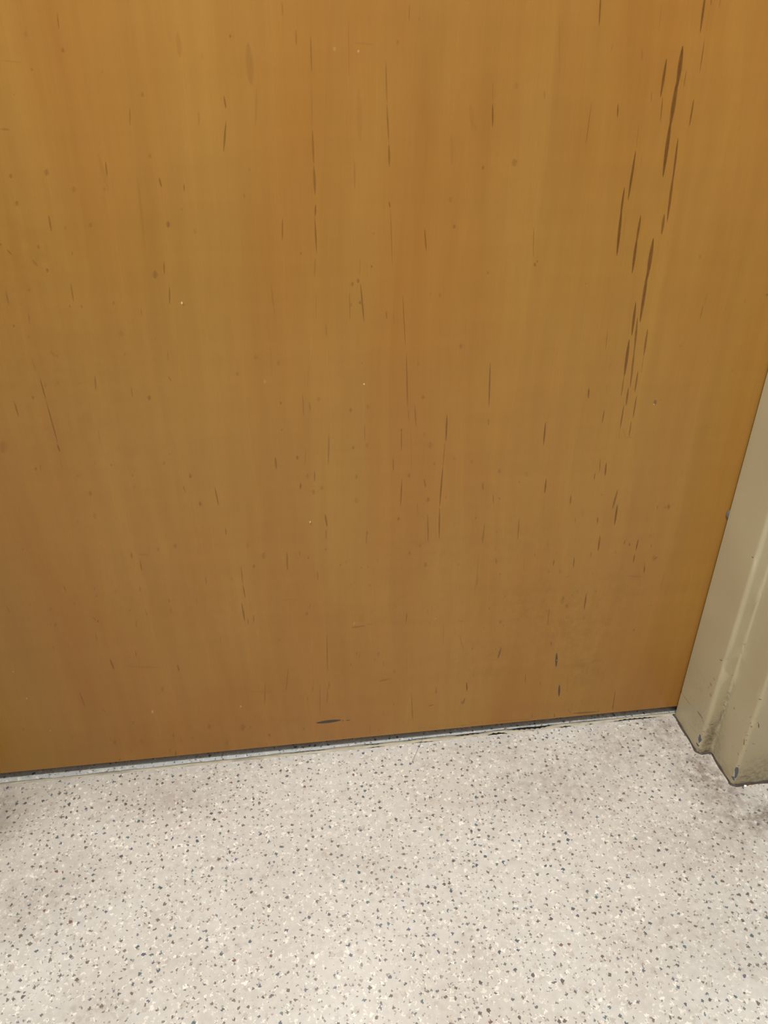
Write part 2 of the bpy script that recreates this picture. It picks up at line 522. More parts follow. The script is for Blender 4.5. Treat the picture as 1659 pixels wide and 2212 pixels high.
# vinyl beyond the door
V, F = [], []
for x in xs:
    V.append((x, y_back(x), -0.003)); V.append((x, y_back(x), 0.0)); V.append((x, 0.03, 0.0)); V.append((x, 0.9, 0.0))
for i in range(len(xs) - 1):
    a = 4 * i
    for j in range(3):
        F.append((a + j, a + 4 + j, a + 5 + j, a + 1 + j))
far = mesh_obj('far_vinyl_sheet', V, F, M_vinyl_far, floor)
z0_ = np.zeros(len(V))
set_attr(far.data, {'R': z0_ + 0.0, 'G': z0_, 'W': z0_, 'P': z0_}, z0_)
far['label'] = 'cooler grey speckled vinyl under the door'
# dark bed of the joint and the beige filler in it
V, F = [], []
for x in xs:
    V.append((x, -0.011, -0.0009)); V.append((x, 0.01, -0.0009))
for i in range(len(xs) - 1):
    F.append((2 * i, 2 * i + 2, 2 * i + 3, 2 * i + 1))
bed = mesh_obj('joint_bed', V, F, M_gap, floor)
V, F = [], []
for x in xs:
    a = y_front(x) + crack(x, LOW) ; b = y_back(x) - crack(x, UPP)
    if b - a < 0.0012:
        mid_ = (a + b) / 2; a, b = mid_ - 0.0006, mid_ + 0.0006
    V += [(x, a, -0.002), (x, a + 0.0004, 0.0001), (x, (a + b) / 2, 0.0005 + wav(x, 9) * 0.4), (x, b - 0.0004, 0.0001), (x, b, -0.002)]
for i in range(len(xs) - 1):
    for j in range(4):
        a = 5 * i + j
        F.append((a, a + 5, a + 6, a + 1))
fil = mesh_obj('joint_filler', V, F, M_filler, floor, True)
fil['label'] = 'cracked beige filler strip in the joint under the door'

# ------------------------------------------------------------------ door frame
def jamb_profile(xj, sgn):
    """sharp profile corners (x, y) with rounding radius, from behind the door round to the wall"""
    return [((xj + sgn * ST, 0.060), 0.0), ((xj + sgn * ST, -0.0019), 0.0006), ((xj, -0.0019), 0.0009), ((xj, -Y1), 0.0052),
            ((xj + sgn * ST, -Y1), 0.0030), ((xj + sgn * ST, -Y1 - Y2), 0.0042), ((xj + sgn * (ST + FW), -Y1 - Y2), 0.003), ((xj + sgn * (ST + FW), WALL_Y + 0.004), 0.0)]
def profile_sampler(pts):
    c = [np.array(p[0]) for p in pts]
    cum = [0.0]
    for a, b in zip(c[:-1], c[1:]):
        cum.append(cum[-1] + np.linalg.norm(b - a))
    off = cum[2] + (-0.0019)          # u = 0 where the soffit would meet y = 0
    def at(u):
        s = min(max(u + off, 0.0), cum[-1])
        for i in range(1, len(c) - 1):
            r = pts[i][1]
            if r > 0 and abs(s - cum[i]) < r:
                d0 = (c[i] - c[i - 1]) / np.linalg.norm(c[i] - c[i - 1]); d1 = (c[i + 1] - c[i]) / np.linalg.norm(c[i + 1] - c[i])
                t = (s - cum[i] + r) / (2 * r)
                A = c[i] - d0 * r; ctr = A + d1 * r
                an = t * math.pi / 2
                return ctr - d1 * r * math.cos(an) + d0 * r * math.sin(an)
        for i in range(len(c) - 1):
            if s <= cum[i + 1] + 1e-12:
                f = (s - cum[i]) / (cum[i + 1] - cum[i])
                return c[i] * (1 - f) + c[i + 1] * f
        return c[-1]
    us = set()
    for i in range(len(c)):
        r = pts[i][1]
        if r > 0:
            for t in np.linspace(-r, r, 9):
                us.add(round(cum[i] + t - off, 6))
        else:
            us.add(round(cum[i] - off, 6))
    for s in np.arange(0.004, cum[-1], 0.006):
        if all(abs(s - off - u) > 0.002 for u in us):
            us.add(round(s - off, 6))
    return at, sorted(us), off

def build_jamb(name, xj, sgn, marks, soils, label):
    prof = jamb_profile(xj, sgn)
    at, us, off = profile_sampler(prof)
    vz = [round(v, 5) for v in np.concatenate([np.arange(0, 0.12, 0.008), np.arange(0.12, 0.9, 0.02), [1.2, 1.6, HEAD]])]
    Pm, fo = marked_sheet(us[0], us[-1], 0, HEAD, us, vz, marks, 0.45)
    cache = {}
    verts = []
    for u, z in Pm:
        k = round(u, 6)
        if k not in cache:
            cache[k] = at(u)
        verts.append((cache[k][0], cache[k][1], z))
    if sgn < 0:
        pass
    o = mesh_obj(name, verts, fo, M_paint, None, True)
    ch = eval_marks(Pm, marks, 0.45)
    set_attr(o.data, ch, ch['M'])
    so = o.data.attributes.new('soil', 'FLOAT', 'POINT')
    so.data.foreach_set('value', soft(Pm, soils).astype(np.float32))
    bm = bmesh.new(); bm.from_mesh(o.data)
    bmesh.ops.recalc_face_normals(bm, faces=bm.faces)
    # face out towards the opening
    tot = sum((f.normal.x * -sgn) * f.calc_area() for f in bm.faces if abs(f.normal.x) > 0.9)
    if tot < 0:
        bmesh.ops.reverse_faces(bm, faces=bm.faces)
    bm.to_mesh(o.data); bm.free()
    tag(o, label, 'door frame', 'structure')
    # caulk bead along the foot
    ulist = [u for u in us if u > 0.0015]
    pc = [at(u) for u in ulist]
    V, F = [], []
    for i, p in enumerate(pc):
        a = pc[max(i - 1, 0)]; b = pc[min(i + 1, len(pc) - 1)]
        t = (b - a) / np.linalg.norm(b - a)
        n = np.array([t[1], -t[0]])
        if n[0] * -sgn + n[1] * -1 < 0:
            n = -n
        w = 0.0021 + 0.0007 * math.sin(i * 0.9) + (0.0012 if ulist[i] > Y1 + ST + Y2 else 0) + (0.0012 if ulist[i] < 0.008 else 0)
        hgt = 0.0019 + 0.0006 * math.sin(i * 1.7 + 1)
        q0 = p - n * 0.0004; q1 = p + n * w * 0.6; q2 = p + n * w
        V += [(q0[0], q0[1], hgt), (q1[0], q1[1], hgt * 0.55), (q2[0], q2[1], -0.0002)]
    for i in range(len(pc) - 1):
        for j in range(2):
            a = 3 * i + j
            F.append((a, a + 3, a + 4, a + 1))
    cb = mesh_obj('caulk_bead', V, F, M_caulk, o, True)
    cb['label'] = 'dark dirty caulk line along the foot'
    return o

FRAME_MARKS = parse("""32,433,302,451,113,40R 556,1182,613,1195,219,45R 530,1075,585,1072,231,60R 525,1015,548,988,148,50R 580,941,630,948,208,60R 444,511,603,526,160,80R 532,483,654,513,56,50R
327,812,468,848,61,35R 377,1001,417,1011,60,30R 580,1495,640,1533,85,90R 606,3006,647,3023,79,90R 9,569,36,550,120,60R 12,223,41,214,94,70R 320,197,547,221,74,25R 381,381,548,373,79,20R
727,514,789,514,121,75R 701,526,726,518,91,40R 733,490,765,490,61,70R 768,323,811,293,63,70R 707,435,738,426,93,30R 659,362,696,386,65,70R 657,312,677,322,74,60R 597,300,610,298,83,30R
600,3,654,21,85,70R 705,57,737,61,88,70R 764,36,888,39,258,60R 818,78,878,69,162,50R 709,163,718,149,28,40R 851,1807,894,1837,70,50R 876,1815,886,1773,80,40R 862,1698,874,1671,67,40R
831,1054,892,1025,120,45R 856,1016,878,901,140,35R 836,850,883,816,123,60R 871,774,869,689,168,50R 858,690,862,559,153,45R 822,1322,851,1336,83,50R 1016,925,1044,939,122,60R
865,2598,906,2548,66,35R 1360,1415,1409,1437,81,100R 1365,1418,1399,1432,77,100R 1018,914,1037,961,92,60R 1087,886,1106,898,61,40R 1320,1083,1341,1118,70,60R 1358,1041,1375,1034,181,90R
1340,1000,1356,986,94,50R 1384,1006,1402,987,203,100R 1451,1080,1474,1050,47,60M 1473,1057,1498,972,89,100M 1333,841,1348,871,53,40R 1348,819,1367,850,37,50R 1369,845,1391,840,117,90R
1354,765,1378,672,177,75R 1380,772,1399,761,144,85R 1390,678,1423,710,34,50R 1478,727,1526,695,50,70R 1198,471,1215,467,125,60R 1313,485,1356,489,166,55R 1420,604,1438,605,190,50R
1408,548,1415,540,66,60R 1362,612,1379,608,93,40R 1231,290,1256,289,73,40R 1155,205,1205,232,39,35R 1204,930,1253,931,57,30R 1477,137,1584,143,136,55R 1616,187,1686,191,96,35R
1715,81,1772,95,127,35R 1512,255,1637,232,124,35R 1678,282,1787,302,123,30R 1767,194,1816,216,214,40R 1471,416,1512,380,65,25R 1706,381,1754,403,84,25R 625,290,664,138,839,90P
602,111,700,112,393,80P 1392,325,1407,74,473,80P 1392,347,1412,326,350,90P 630,287,657,151,581,100G 644,262,669,192,616,100G 603,102,681,112,231,100G 1399,311,1415,113,310,100G
1378,301,1412,185,363,100G 1375,134,1407,74,334,100G 1386,326,1416,349,83,100G 1345,98,1406,132,129,100G""")
soil_r = [(0.079, 0.028, 0.014, 0.055, 0.85), (0.087, 0.045, 0.010, 0.11, 0.6), (0.078, 0.0, 0.03, 0.014, 1.0), (0.095, 0.02, 0.02, 0.05, 0.35), (0.05, 0.045, 0.05, 0.05, 0.22),
          (0.165, 0.012, 0.05, 0.035, 0.55), (0.18, 0.03, 0.05, 0.04, 0.4), (0.11, 0.0, 0.06, 0.03, 0.4), (0.02, 0.0, 0.06, 0.02, 0.3), (0.17, 0.0, 0.07, 0.012, 0.6), (0.03, 0.08, 0.06, 0.07, 0.14)]
jr = build_jamb('trim_1', XJ, 1, FRAME_MARKS, soil_r, 'beige painted steel door jamb with chipped stepped edges at the floor')
jl = build_jamb('trim_2', XL, -1, [], [(0.08, 0.0, 0.1, 0.03, 0.5)], 'plain beige painted steel door jamb left of the door')

# head of the frame: the same profile laid across the top
atp, usp, _ = profile_sampler(jamb_profile(0.0, 1))
V, F = [], []
for u in usp:
    p = atp(u)
    V += [(XL - p[0], p[1], HEAD + p[0]), (XJ + p[0], p[1], HEAD + p[0])]
for i in range(len(usp) - 1):
    F.append((2 * i, 2 * i + 1, 2 * i + 3, 2 * i + 2))
hd = mesh_obj('trim_3', V, F, M_paint, None, True)
tag(hd, 'beige painted steel door head across the top of the opening', 'door frame', 'structure')

# rubber silencers pressed between stop and door
def silencer(z, parent, name='rubber_silencer'):
    V, F = [], []
    seg, rings = 20, 5
    ctr = (XJ + 0.0030, -0.0011, z)
    R, H = 0.0056, 0.0026
    for k in range(rings + 1):
        t = -1 + 2 * k / rings
        rr = R * (1 - 0.25 * t * t)
        for s in range(seg):
            a = 2 * math.pi * s / seg
            V.append((ctr[0] + rr * math.cos(a), ctr[1] + t * H / 2, ctr[2] + rr * math.sin(a) * 1.15))
    for k in range(rings):
        for s in range(seg):
            a = k * seg + s; b = k * seg + (s + 1) % seg
            F.append((a, b, b + seg, a + seg))
    F.append(tuple(range(seg))[::-1]); F.append(tuple(range(rings * seg, rings * seg + seg)))
    o = mesh_obj(name, V, F, M_rubber, parent, True)
    o['label'] = 'small grey rubber bumper squeezed between door and jamb'
silencer(0.3190, jr)

# ------------------------------------------------------------------ the door
DOOR_MARKS = parse("""2693,8196,2713,7957,92,75R 3563,8221,3580,7915,131,85R 3621,8175,3628,8109,71,48R 3698,8175,3704,8090,83,30R 3630,7871,3639,7630,61,66R 3328,7742,3330,7449,159,85R 3349,7460,3366,7263,63,70R
3449,7832,3463,7511,245,95R 3454,7594,3461,7213,238,95R 3456,7300,3475,6814,218,95R 3519,7656,3520,7522,74,48R 2963,7410,2975,7298,86,75R 3630,7442,3636,7222,101,75R
2729,7422,2725,7068,62,42R 3552,7141,3575,6771,130,85R 3567,6876,3591,6430,159,85R 3099,7816,3119,7722,60,36R 3242,7502,3254,7408,74,30R 3175,7259,3185,7062,50,36R
3184,7045,3183,6626,142,90R 3240,7039,3256,6881,39,30R 3132,6750,3135,6483,131,90R 3135,6579,3158,6138,174,95R 3327,6506,3328,6232,148,85R 3326,6319,3336,5972,178,90R
3552,6510,3559,6320,176,70R 3211,8135,3224,7915,47,30R 2850,7846,2838,7777,47,36R 2308,7517,2321,7435,84,30R 2374,8045,2429,7598,58,18R 4122,7305,4094,7162,39,18R 3618,8109,3632,7916,30,24R
3486,6299,3494,5901,248,90R 3486,6019,3498,5494,212,90R 3421,5703,3438,5363,172,90R 3466,5551,3493,5196,145,75R 3488,5268,3517,4808,133,70R 3418,5336,3433,4933,206,90R
3430,4948,3436,4713,75,70R 3499,4824,3506,4608,136,75R 3590,5435,3601,5147,146,70R 3598,5162,3607,4970,59,42R 3570,4994,3574,4759,120,75R 3602,4727,3607,4460,107,70R
3482,4640,3486,4339,92,75R 3596,4437,3600,4250,93,65R 3482,4339,3493,4226,39,42R 3076,4839,3087,4716,119,75R 3280,4589,3277,4431,91,70R 3180,5437,3192,5224,58,42R 3266,4874,3270,4752,45,36R
2664,4483,2672,4210,121,80R 4118,5650,4116,5498,73,42R 4133,5773,4135,5636,72,24R 3262,5105,3261,5016,59,24R 3518,4353,3566,4252,31,42R 3566,4252,3646,4239,34,42R 3646,4239,3676,4286,31,36R
3638,6194,3634,6283,34,18R 3179,6539,3202,6244,40,24R 2747,3809,2750,3618,126,80R 2750,3614,2764,3309,40,24R 3053,3583,3059,3458,113,66R 3321,4021,3337,3842,79,60R
3396,3965,3408,3790,127,80R 3289,3845,3290,3753,80,66R 3582,3615,3559,3356,147,70R 3610,3425,3619,3139,166,80R 3404,3277,3412,3184,99,66R 3139,3298,3151,3205,66,42R
3210,3401,3223,3273,65,24R 3469,3020,3478,2795,135,75R 2493,3331,2505,3035,81,60R 2105,3307,2102,3013,96,48R 2093,3144,2089,3033,64,36R 2255,2990,2257,2905,65,24R 2274,2818,2282,2720,99,48R
3781,2937,3778,2860,85,60R 3847,2887,3848,2835,77,85R 3941,2933,3938,2762,103,85R 3934,2724,3937,2591,96,80R 4111,2851,4116,2798,69,54R 4089,2537,4096,2435,106,85R 4086,3362,4093,3321,59,70R
3204,2749,3210,2583,102,70R 2961,2731,2965,2639,101,66R 3396,2806,3401,2727,85,42R 3424,2201,3430,1944,124,75R 2988,2035,2997,1735,71,54R 2722,2845,2732,2787,66,42R
2419,2289,2421,2227,68,36R 2445,1475,2417,1282,143,55G 3167,1303,3189,1058,203,85G 3074,1494,3082,1426,91,70R 2076,2921,2054,2274,66,30R 2081,2612,2076,2434,116,30R
2603,2759,2624,2601,67,30R 4357,2421,4357,2152,72,30R 3882,2414,4097,2374,105,30R 4196,2627,4225,2658,123,60R 2847,3044,2870,2871,66,24R 399,7898,396,7636,86,42R 385,7241,385,6963,106,48R
385,6963,387,6731,139,54R 388,6657,379,6552,110,60R 376,6552,381,6242,96,60R 988,7724,997,7424,67,48R 997,7424,1016,7123,92,48R 1016,7123,1021,6939,125,54R 1023,6666,1029,6613,96,60R
1034,6613,1055,6109,66,36R 288,7934,286,7824,99,36R 193,8113,194,8018,69,36R 694,8008,693,7609,43,30R 1168,8107,1170,7986,58,42R 728,7000,725,6769,94,30R 101,6550,87,6359,79,54R
1339,6437,1362,6230,91,60R 1871,7579,1879,7419,46,36R 1879,7419,1894,7233,94,75R 2335,6428,2356,6152,69,36R 366,6210,353,6033,98,30R 392,7572,385,7241,59,24R 765,6199,758,6020,50,30R
726,7850,900,7831,87,18R 1692,7420,1720,7227,234,14R 766,7531,776,7154,301,12R 1541,7201,1562,6945,190,12R -1460,8041,-1469,7925,72,42R -303,7486,-295,7391,92,60R -303,7307,-346,7073,100,60R
-1038,7408,-1057,7272,77,42R -1289,7023,-1297,6897,92,48R -886,6890,-876,6813,101,60R -690,6842,-698,6777,95,48R -1813,6622,-1818,6482,106,48R -1684,6322,-1688,6287,68,42R
-940,6216,-950,6101,99,48R -2206,6350,-2171,6301,93,48R -512,7381,-518,7272,92,24R -211,6761,-206,6708,69,36R -2024,6262,-1988,6205,169,30R -605,7927,-610,7740,250,18R
-85,7851,-83,7555,387,22R -39,7543,-74,7256,132,18R -1935,7730,-1770,7713,79,18R -2045,7263,-1971,7257,121,30R -1341,7098,-1304,6782,197,14R -1057,6906,-1079,6305,136,12R
765,5974,795,5600,108,60R 665,5901,664,5621,77,36R 1153,5853,1190,5339,71,48R 1199,5289,1222,4714,91,54R 1227,4713,1238,4567,68,36R 2028,5166,2052,4677,103,70R 1625,4636,1626,4318,122,70R
1617,4319,1608,4008,71,42R 1607,4028,1593,3538,118,70R 1593,3538,1604,3128,103,70R 1293,4746,1311,4507,94,42R 1163,4497,1167,4232,86,48R 1177,3918,1168,3571,99,60R 1081,4180,1086,4004,88,48R
434,4486,414,4137,118,42R -116,4259,-109,4115,151,54R 127,3943,115,3864,137,60R 274,4079,268,3942,86,54R 360,3550,379,3381,125,66R 366,3361,362,3232,126,36R 1412,3901,1434,3789,108,54R
1466,3464,1484,3082,84,60R 2049,3795,2060,3712,111,48R 2172,3662,2188,3535,93,48R 1003,5703,1008,5623,94,42R 791,4575,792,4370,76,36R 803,3282,798,3130,92,36R 2056,4556,2062,4472,88,42R
194,4333,180,4144,67,30R 193,4929,192,4682,81,36R 253,4839,257,4732,114,30R 361,5896,350,5634,53,24R -37,6000,-22,5680,75,24R -85,5428,-84,5098,93,18R 442,5614,439,5486,93,30R
1073,5700,1075,5573,63,24R 1348,3620,1362,3451,73,30R 262,5215,243,4978,64,18R 1260,4529,1278,3951,44,24R 778,4951,782,4520,50,4W 307,5524,278,5214,63,3W -2182,5209,-2175,4982,73,70R
-2175,4982,-2159,4534,81,66R -2165,4535,-2158,4444,102,66R -2456,4997,-2451,4828,98,54R -1697,5206,-1714,5055,111,48R -1392,5080,-1397,4968,76,42R -1747,6064,-1753,5882,93,42R
-920,6000,-942,5833,108,48R -2154,5810,-2159,5710,58,42R -1044,5166,-1019,5110,101,42R -1017,5416,-1025,5309,75,30R -1056,3995,-1039,3912,96,42R -742,3956,-727,3723,98,60R
-2294,6010,-2296,5877,91,36R -1193,5811,-1199,5742,72,36R -2213,5404,-2203,5258,96,22R -2039,5462,-2004,5395,120,24R -1760,4672,-1772,4495,90,18R -2169,4385,-2171,4247,64,24R
-2367,4337,-2374,4245,77,36R -2139,1823,-2119,1643,119,66R -1409,1649,-1405,1532,113,60R -2556,1359,-2541,1089,112,48R -567,2958,-571,2711,90,48R -571,2711,-559,2525,109,54R
-605,2459,-593,2195,130,60R -556,2240,-558,2143,93,48R -487,2281,-496,2161,93,48R -1607,3139,-1608,2987,111,48R -682,3462,-688,3368,104,48R -1682,3231,-1685,3157,136,42R
-955,2860,-959,2748,107,36R -2437,2878,-2423,2799,118,42R -2228,2201,-2231,2080,107,36R -1769,2342,-1782,2225,107,36R -1842,1914,-1849,1802,92,42R -1660,2792,-1665,2725,87,42R
-436,1229,-470,847,90,36R -1386,2595,-1380,2548,89,48R -1610,233,-1620,160,91,70R -2294,199,-2299,160,99,70R -1986,1684,-1602,1620,229,18R -1623,3205,-1505,3190,107,30R
-1646,2471,-1642,2376,71,36R -2215,2424,-2188,2375,70,60R -2373,2659,-2366,2601,86,30R -3061,2660,-3048,2568,101,30R -2139,354,-2133,265,99,30R -1092,2578,-1085,2507,72,30R
-2345,1064,-2327,979,76,36R -887,2006,-891,1907,75,30R -2349,588,-2351,516,78,36R -650,1120,-333,1074,109,24R -1523,443,-1524,355,80,36R -65,3105,-75,2847,121,54R 64,3103,72,3038,75,48R
252,2817,255,2683,108,36R 802,3231,793,3140,77,30R 1265,2146,1257,1959,83,54R 327,1923,313,1306,74,54R 331,1168,323,1031,102,48R 309,1033,291,824,52,36R 131,1124,123,1010,85,42R
-149,1450,-191,1084,75,48R -434,1250,-472,853,67,36R 1273,1549,1282,1074,61,30R 1707,1954,1719,1565,51,36R 1904,1741,1979,1469,70,36R 602,1439,601,1383,68,60R 676,1606,664,1542,75,42R
710,1591,700,1472,67,36R 995,1415,995,1348,68,48R 608,1976,788,1988,167,42R 788,1999,870,2011,83,36R 927,1095,1091,1121,230,36R 1569,592,1640,607,98,60R 1876,1940,1952,1928,64,36R
-184,2453,3,2458,59,36R 164,2379,137,2312,79,36R 228,1135,195,574,52,30R 247,1178,218,857,68,3W 150,1868,130,1592,65,4W 885,1483,888,1439,68,36R 989,565,993,491,72,30R
138,486,463,496,342,100G 515,481,577,476,110,80G 306,1063,293,784,69,48R 215,1120,194,581,69,30R -187,1170,-192,1079,84,48R 1344,839,1382,347,72,48R 824,373,823,172,72,42R
-443,1201,-466,882,50,30R -773,542,-713,541,168,36R -1165,605,-1131,605,143,36R 2044,947,2058,786,127,85R 2039,680,2013,558,155,50G 2004,634,1995,567,77,60R 3269,753,3290,538,187,85G
2798,1004,2811,820,78,54R 4050,564,4069,191,97,60R 4060,299,4069,191,84,80R 3265,243,3275,160,68,90R 2959,259,2966,194,68,60R 1660,912,1656,813,101,36R 1351,582,1376,372,64,48R
3006,846,3015,761,79,36R 3608,446,3614,399,68,48R 3501,208,3875,191,184,55G 3868,235,3872,174,69,50G 3443,291,3503,194,110,30G 1990,190,2094,187,90,40G 2471,196,2893,186,109,25G
1564,595,1639,613,103,42R 3488,408,3496,248,55,36R 3359,903,3393,594,66,30R 2841,175,2973,179,73,48R 3977,6132,3985,6096,185,30R 4445,4334,4449,4319,70,80R 2892,5900,2894,5885,75,60R
4545,5675,4552,5649,129,30R 2398,6128,2401,6104,117,60R 4757,5738,4765,5709,146,60R 3935,4949,3939,4928,100,30R 3813,4667,3824,4608,270,60G 3809,4623,3812,4606,92,50W
3873,4667,3877,4649,85,60R 4591,4958,4598,4930,136,30R 3963,5260,3971,5220,196,24R 3498,5535,3502,5509,126,48R 1998,3382,2000,3357,104,48R 2253,3607,2255,3583,103,48R
2341,2598,2343,2566,128,54R 2249,2106,2252,2072,131,60R 2451,3812,2454,3772,171,42R 1914,4095,1917,4050,198,24R 4122,1584,4131,1532,204,48R 3217,1867,3221,1837,118,48R
3200,2067,3208,2003,252,48R 3130,2144,3140,2066,308,30R 3050,2581,3058,2521,244,36R 3147,2480,3150,2457,94,60R 4177,2684,4193,2600,347,42R 4219,3376,4232,3307,296,60R
4182,3353,4189,3318,148,48R 3691,2793,3699,2747,189,36R 3530,2242,3537,2193,194,36R 2053,3814,2057,3758,236,30R 2224,3962,2228,3908,235,24R 2517,3916,2524,3846,306,24R
3142,2185,3149,2127,231,42R 3303,2268,3309,2220,192,36R 3251,2206,3256,2167,154,36R 2898,2151,2901,2126,95,48R 4076,2146,4083,2107,158,24R 2401,1908,2406,1838,267,42R
2441,1835,2444,1795,154,36R 4282,1943,4288,1908,141,30R 3808,3239,3812,3214,111,30R 4079,2982,4087,2937,189,36R 3404,3579,3409,3546,143,30R 2915,2592,2922,2536,224,30R
3458,2498,3462,2470,114,36R 4075,2586,4086,2529,232,36R 3181,1182,3183,1169,55,90W 2376,1468,2379,1431,137,48R 2202,1828,2205,1788,152,30R 2977,2841,2982,2805,147,30R
3448,1840,3452,1815,99,42R 4257,1887,4261,1862,101,24R 2252,3175,2255,3141,141,36R 1831,6940,1834,6906,178,60R 2102,6992,2108,6925,358,42R 2123,6980,2124,6960,107,70R
1605,6463,1607,6423,201,60R 867,6128,867,6102,128,70R 244,6263,242,6234,142,48R 1082,7867,1082,7833,193,30R 2378,6105,2382,6066,193,60R 1246,8016,1247,7993,128,24R
1558,6695,1560,6646,251,30R 2067,7573,2072,7518,307,22R 1741,7270,1744,7212,311,14R 769,7800,769,7779,131,25W 582,7820,581,7792,173,12W 1941,6042,1943,6012,153,48R 889,6415,889,6387,143,30R
-1716,7680,-1721,7657,120,48R -1464,7813,-1471,7777,187,48R -213,7902,-216,7877,139,60R -926,7512,-931,7478,182,48R -1885,7507,-1888,7494,67,48R -2038,6940,-2047,6900,197,48R
-1757,6969,-1768,6917,256,48R -2039,6733,-2049,6691,200,48R -1492,6551,-1500,6505,222,36R -858,6546,-865,6493,258,60R -1572,6839,-1582,6786,260,30R -1026,6140,-1036,6067,343,54R
-1913,6187,-1921,6148,180,60R -1944,6382,-1952,6345,177,42R -2240,6404,-2246,6379,117,60R -1706,7919,-1716,7875,236,24R -1204,7661,-1207,7640,109,30R -932,7076,-938,7036,203,30R
-643,6484,-649,6436,231,24R -1699,6527,-1704,6499,133,30R -1330,6826,-1336,6790,175,30R -734,6654,-737,6623,151,24R -441,7776,-447,7725,279,12R -147,6951,-149,6921,151,30R
745,6013,745,5971,201,60R 692,5986,691,5941,217,54R 760,5811,759,5775,170,60R 1726,5359,1729,5305,253,48R 1375,4850,1376,4801,222,48R -20,4858,-23,4821,159,54R 657,4752,656,4703,218,48R
106,4259,104,4211,203,66R 673,4334,672,4290,187,54R 702,4001,701,3942,249,42R 253,3856,250,3792,267,42R 341,3897,339,3838,248,36R 1464,3676,1466,3609,281,48R 1250,3982,1252,3923,254,42R
1148,3450,1149,3401,201,60R 1465,4334,1468,4246,385,30R -18,5270,-21,5220,223,36R -406,5179,-411,5133,205,42R -222,5341,-227,5284,255,30R 695,3732,694,3647,351,24R 345,4890,342,4830,268,30R
1515,4096,1517,4050,195,36R 2218,3966,2223,3905,262,36R 2003,3383,2005,3353,124,48R 2247,3613,2249,3584,124,60R 789,5003,789,4984,98,100W 201,3476,200,3449,120,70W 210,3460,208,3422,156,48R
1501,5855,1503,5812,208,30R 826,4778,825,4729,219,30R -30,4567,-32,4534,144,42R 772,5219,772,5196,106,42R 1315,5197,1316,5150,217,24R 1722,4136,1724,4100,157,36R 1655,3678,1656,3640,161,36R
814,4362,814,4301,263,30R 1912,4085,1914,4048,158,36R 1396,4439,1397,4396,190,30R 678,5794,677,5761,152,36R 1163,4498,1164,4459,169,54R 1414,5867,1415,5842,121,42R 201,4047,198,3985,263,30R
-156,5089,-159,5046,212,10W -1241,4987,-1249,4932,238,60R -2279,5033,-2286,4998,148,54R -1415,5886,-1420,5852,156,36R -1692,5860,-1697,5832,129,48R -1791,5865,-1796,5840,116,42R
-2293,5714,-2301,5680,153,48R -1393,5619,-1402,5560,266,30R -1396,5411,-1401,5381,135,36R -2410,4300,-2419,4258,169,54R -1706,4289,-1711,4257,130,54R -1203,4279,-1208,4240,162,42R
-964,4128,-971,4074,225,60R -1522,4164,-1527,4131,132,42R -1955,4003,-1966,3941,249,48R -906,3799,-912,3742,230,60R -2097,6020,-2104,5987,151,36R -2145,5155,-2154,5111,188,30R
-832,5860,-835,5836,127,80W -819,5847,-823,5818,133,42R -2646,4603,-2678,4469,549,30R -2032,5166,-2039,5129,161,24R -1137,4366,-1140,4345,88,48R -2037,4190,-2043,4161,115,30R
-2193,5606,-2200,5577,129,30R -1111,5539,-1115,5512,122,30R -1986,5425,-1993,5389,159,24R -1843,5153,-1849,5122,135,24R -1522,4034,-1529,3991,178,24R -1854,4324,-1862,4282,172,24R
-2169,2380,-2176,2343,135,80R -428,2971,-432,2920,197,60R -1219,3307,-1227,3245,245,48R -1399,3273,-1405,3225,187,42R -2120,2727,-2127,2686,152,48R -2125,2824,-2133,2784,151,42R
-2619,2386,-2628,2338,171,48R -2667,2383,-2673,2351,114,42R -2620,2613,-2632,2551,225,42R -1811,2497,-1818,2455,155,48R -2037,816,-2046,759,192,42R -3286,874,-3299,818,184,36R
-2298,538,-2312,453,279,42R -1624,1322,-1635,1243,273,36R -313,3110,-320,3025,334,36R -2738,3384,-2746,3347,142,36R -2702,2065,-2711,2021,155,42R -1155,649,-1167,544,354,36R
-755,595,-765,476,404,42R -666,556,-671,503,180,48R -442,378,-446,324,183,60R -974,333,-982,251,271,36R -1601,542,-1608,483,197,48R -1673,299,-1684,218,266,36R -2763,672,-2773,621,168,30R
-2998,800,-3003,773,99,30W -3145,1346,-3153,1310,136,25W -1790,963,-1798,910,203,30W -3198,1761,-3204,1733,106,25W -754,907,-757,872,135,30W -1377,2464,-1385,2400,237,36R
-1917,2773,-1924,2727,171,30R -2818,2677,-2828,2631,167,30R -2137,3674,-2146,3629,178,24R -1961,3744,-1974,3671,286,30R -470,3262,-476,3183,310,24R -678,2826,-683,2775,197,24R
-1986,505,-1998,426,261,24R 162,3026,160,2979,184,48R -318,3114,-324,3031,327,36R 805,3298,805,3253,184,48R 508,2892,508,2857,136,60R 571,2929,570,2891,153,36R 737,2835,736,2804,120,48R
813,2845,813,2806,155,42R 1277,2993,1278,2945,190,48R 1462,2827,1464,2756,282,42R 1839,2783,1841,2743,161,36R 927,1566,927,1501,242,42R 111,2264,109,2204,227,42R 1129,1254,1130,1207,172,42R
1658,859,1660,798,218,48R 1141,2239,1141,2221,72,80R 835,2581,835,2550,122,48R 622,2606,622,2574,121,36R 1608,2012,1608,2001,50,80W 355,3117,353,3075,167,42R -227,1902,-230,1854,176,36R
2080,1512,2083,1470,155,48R 1458,3664,1460,3612,217,42R 733,2169,731,2027,538,14R 650,2060,649,2008,220,12W 2124,1092,2128,1038,198,30R 919,2924,919,2890,137,30R 1392,3074,1393,3031,173,36R
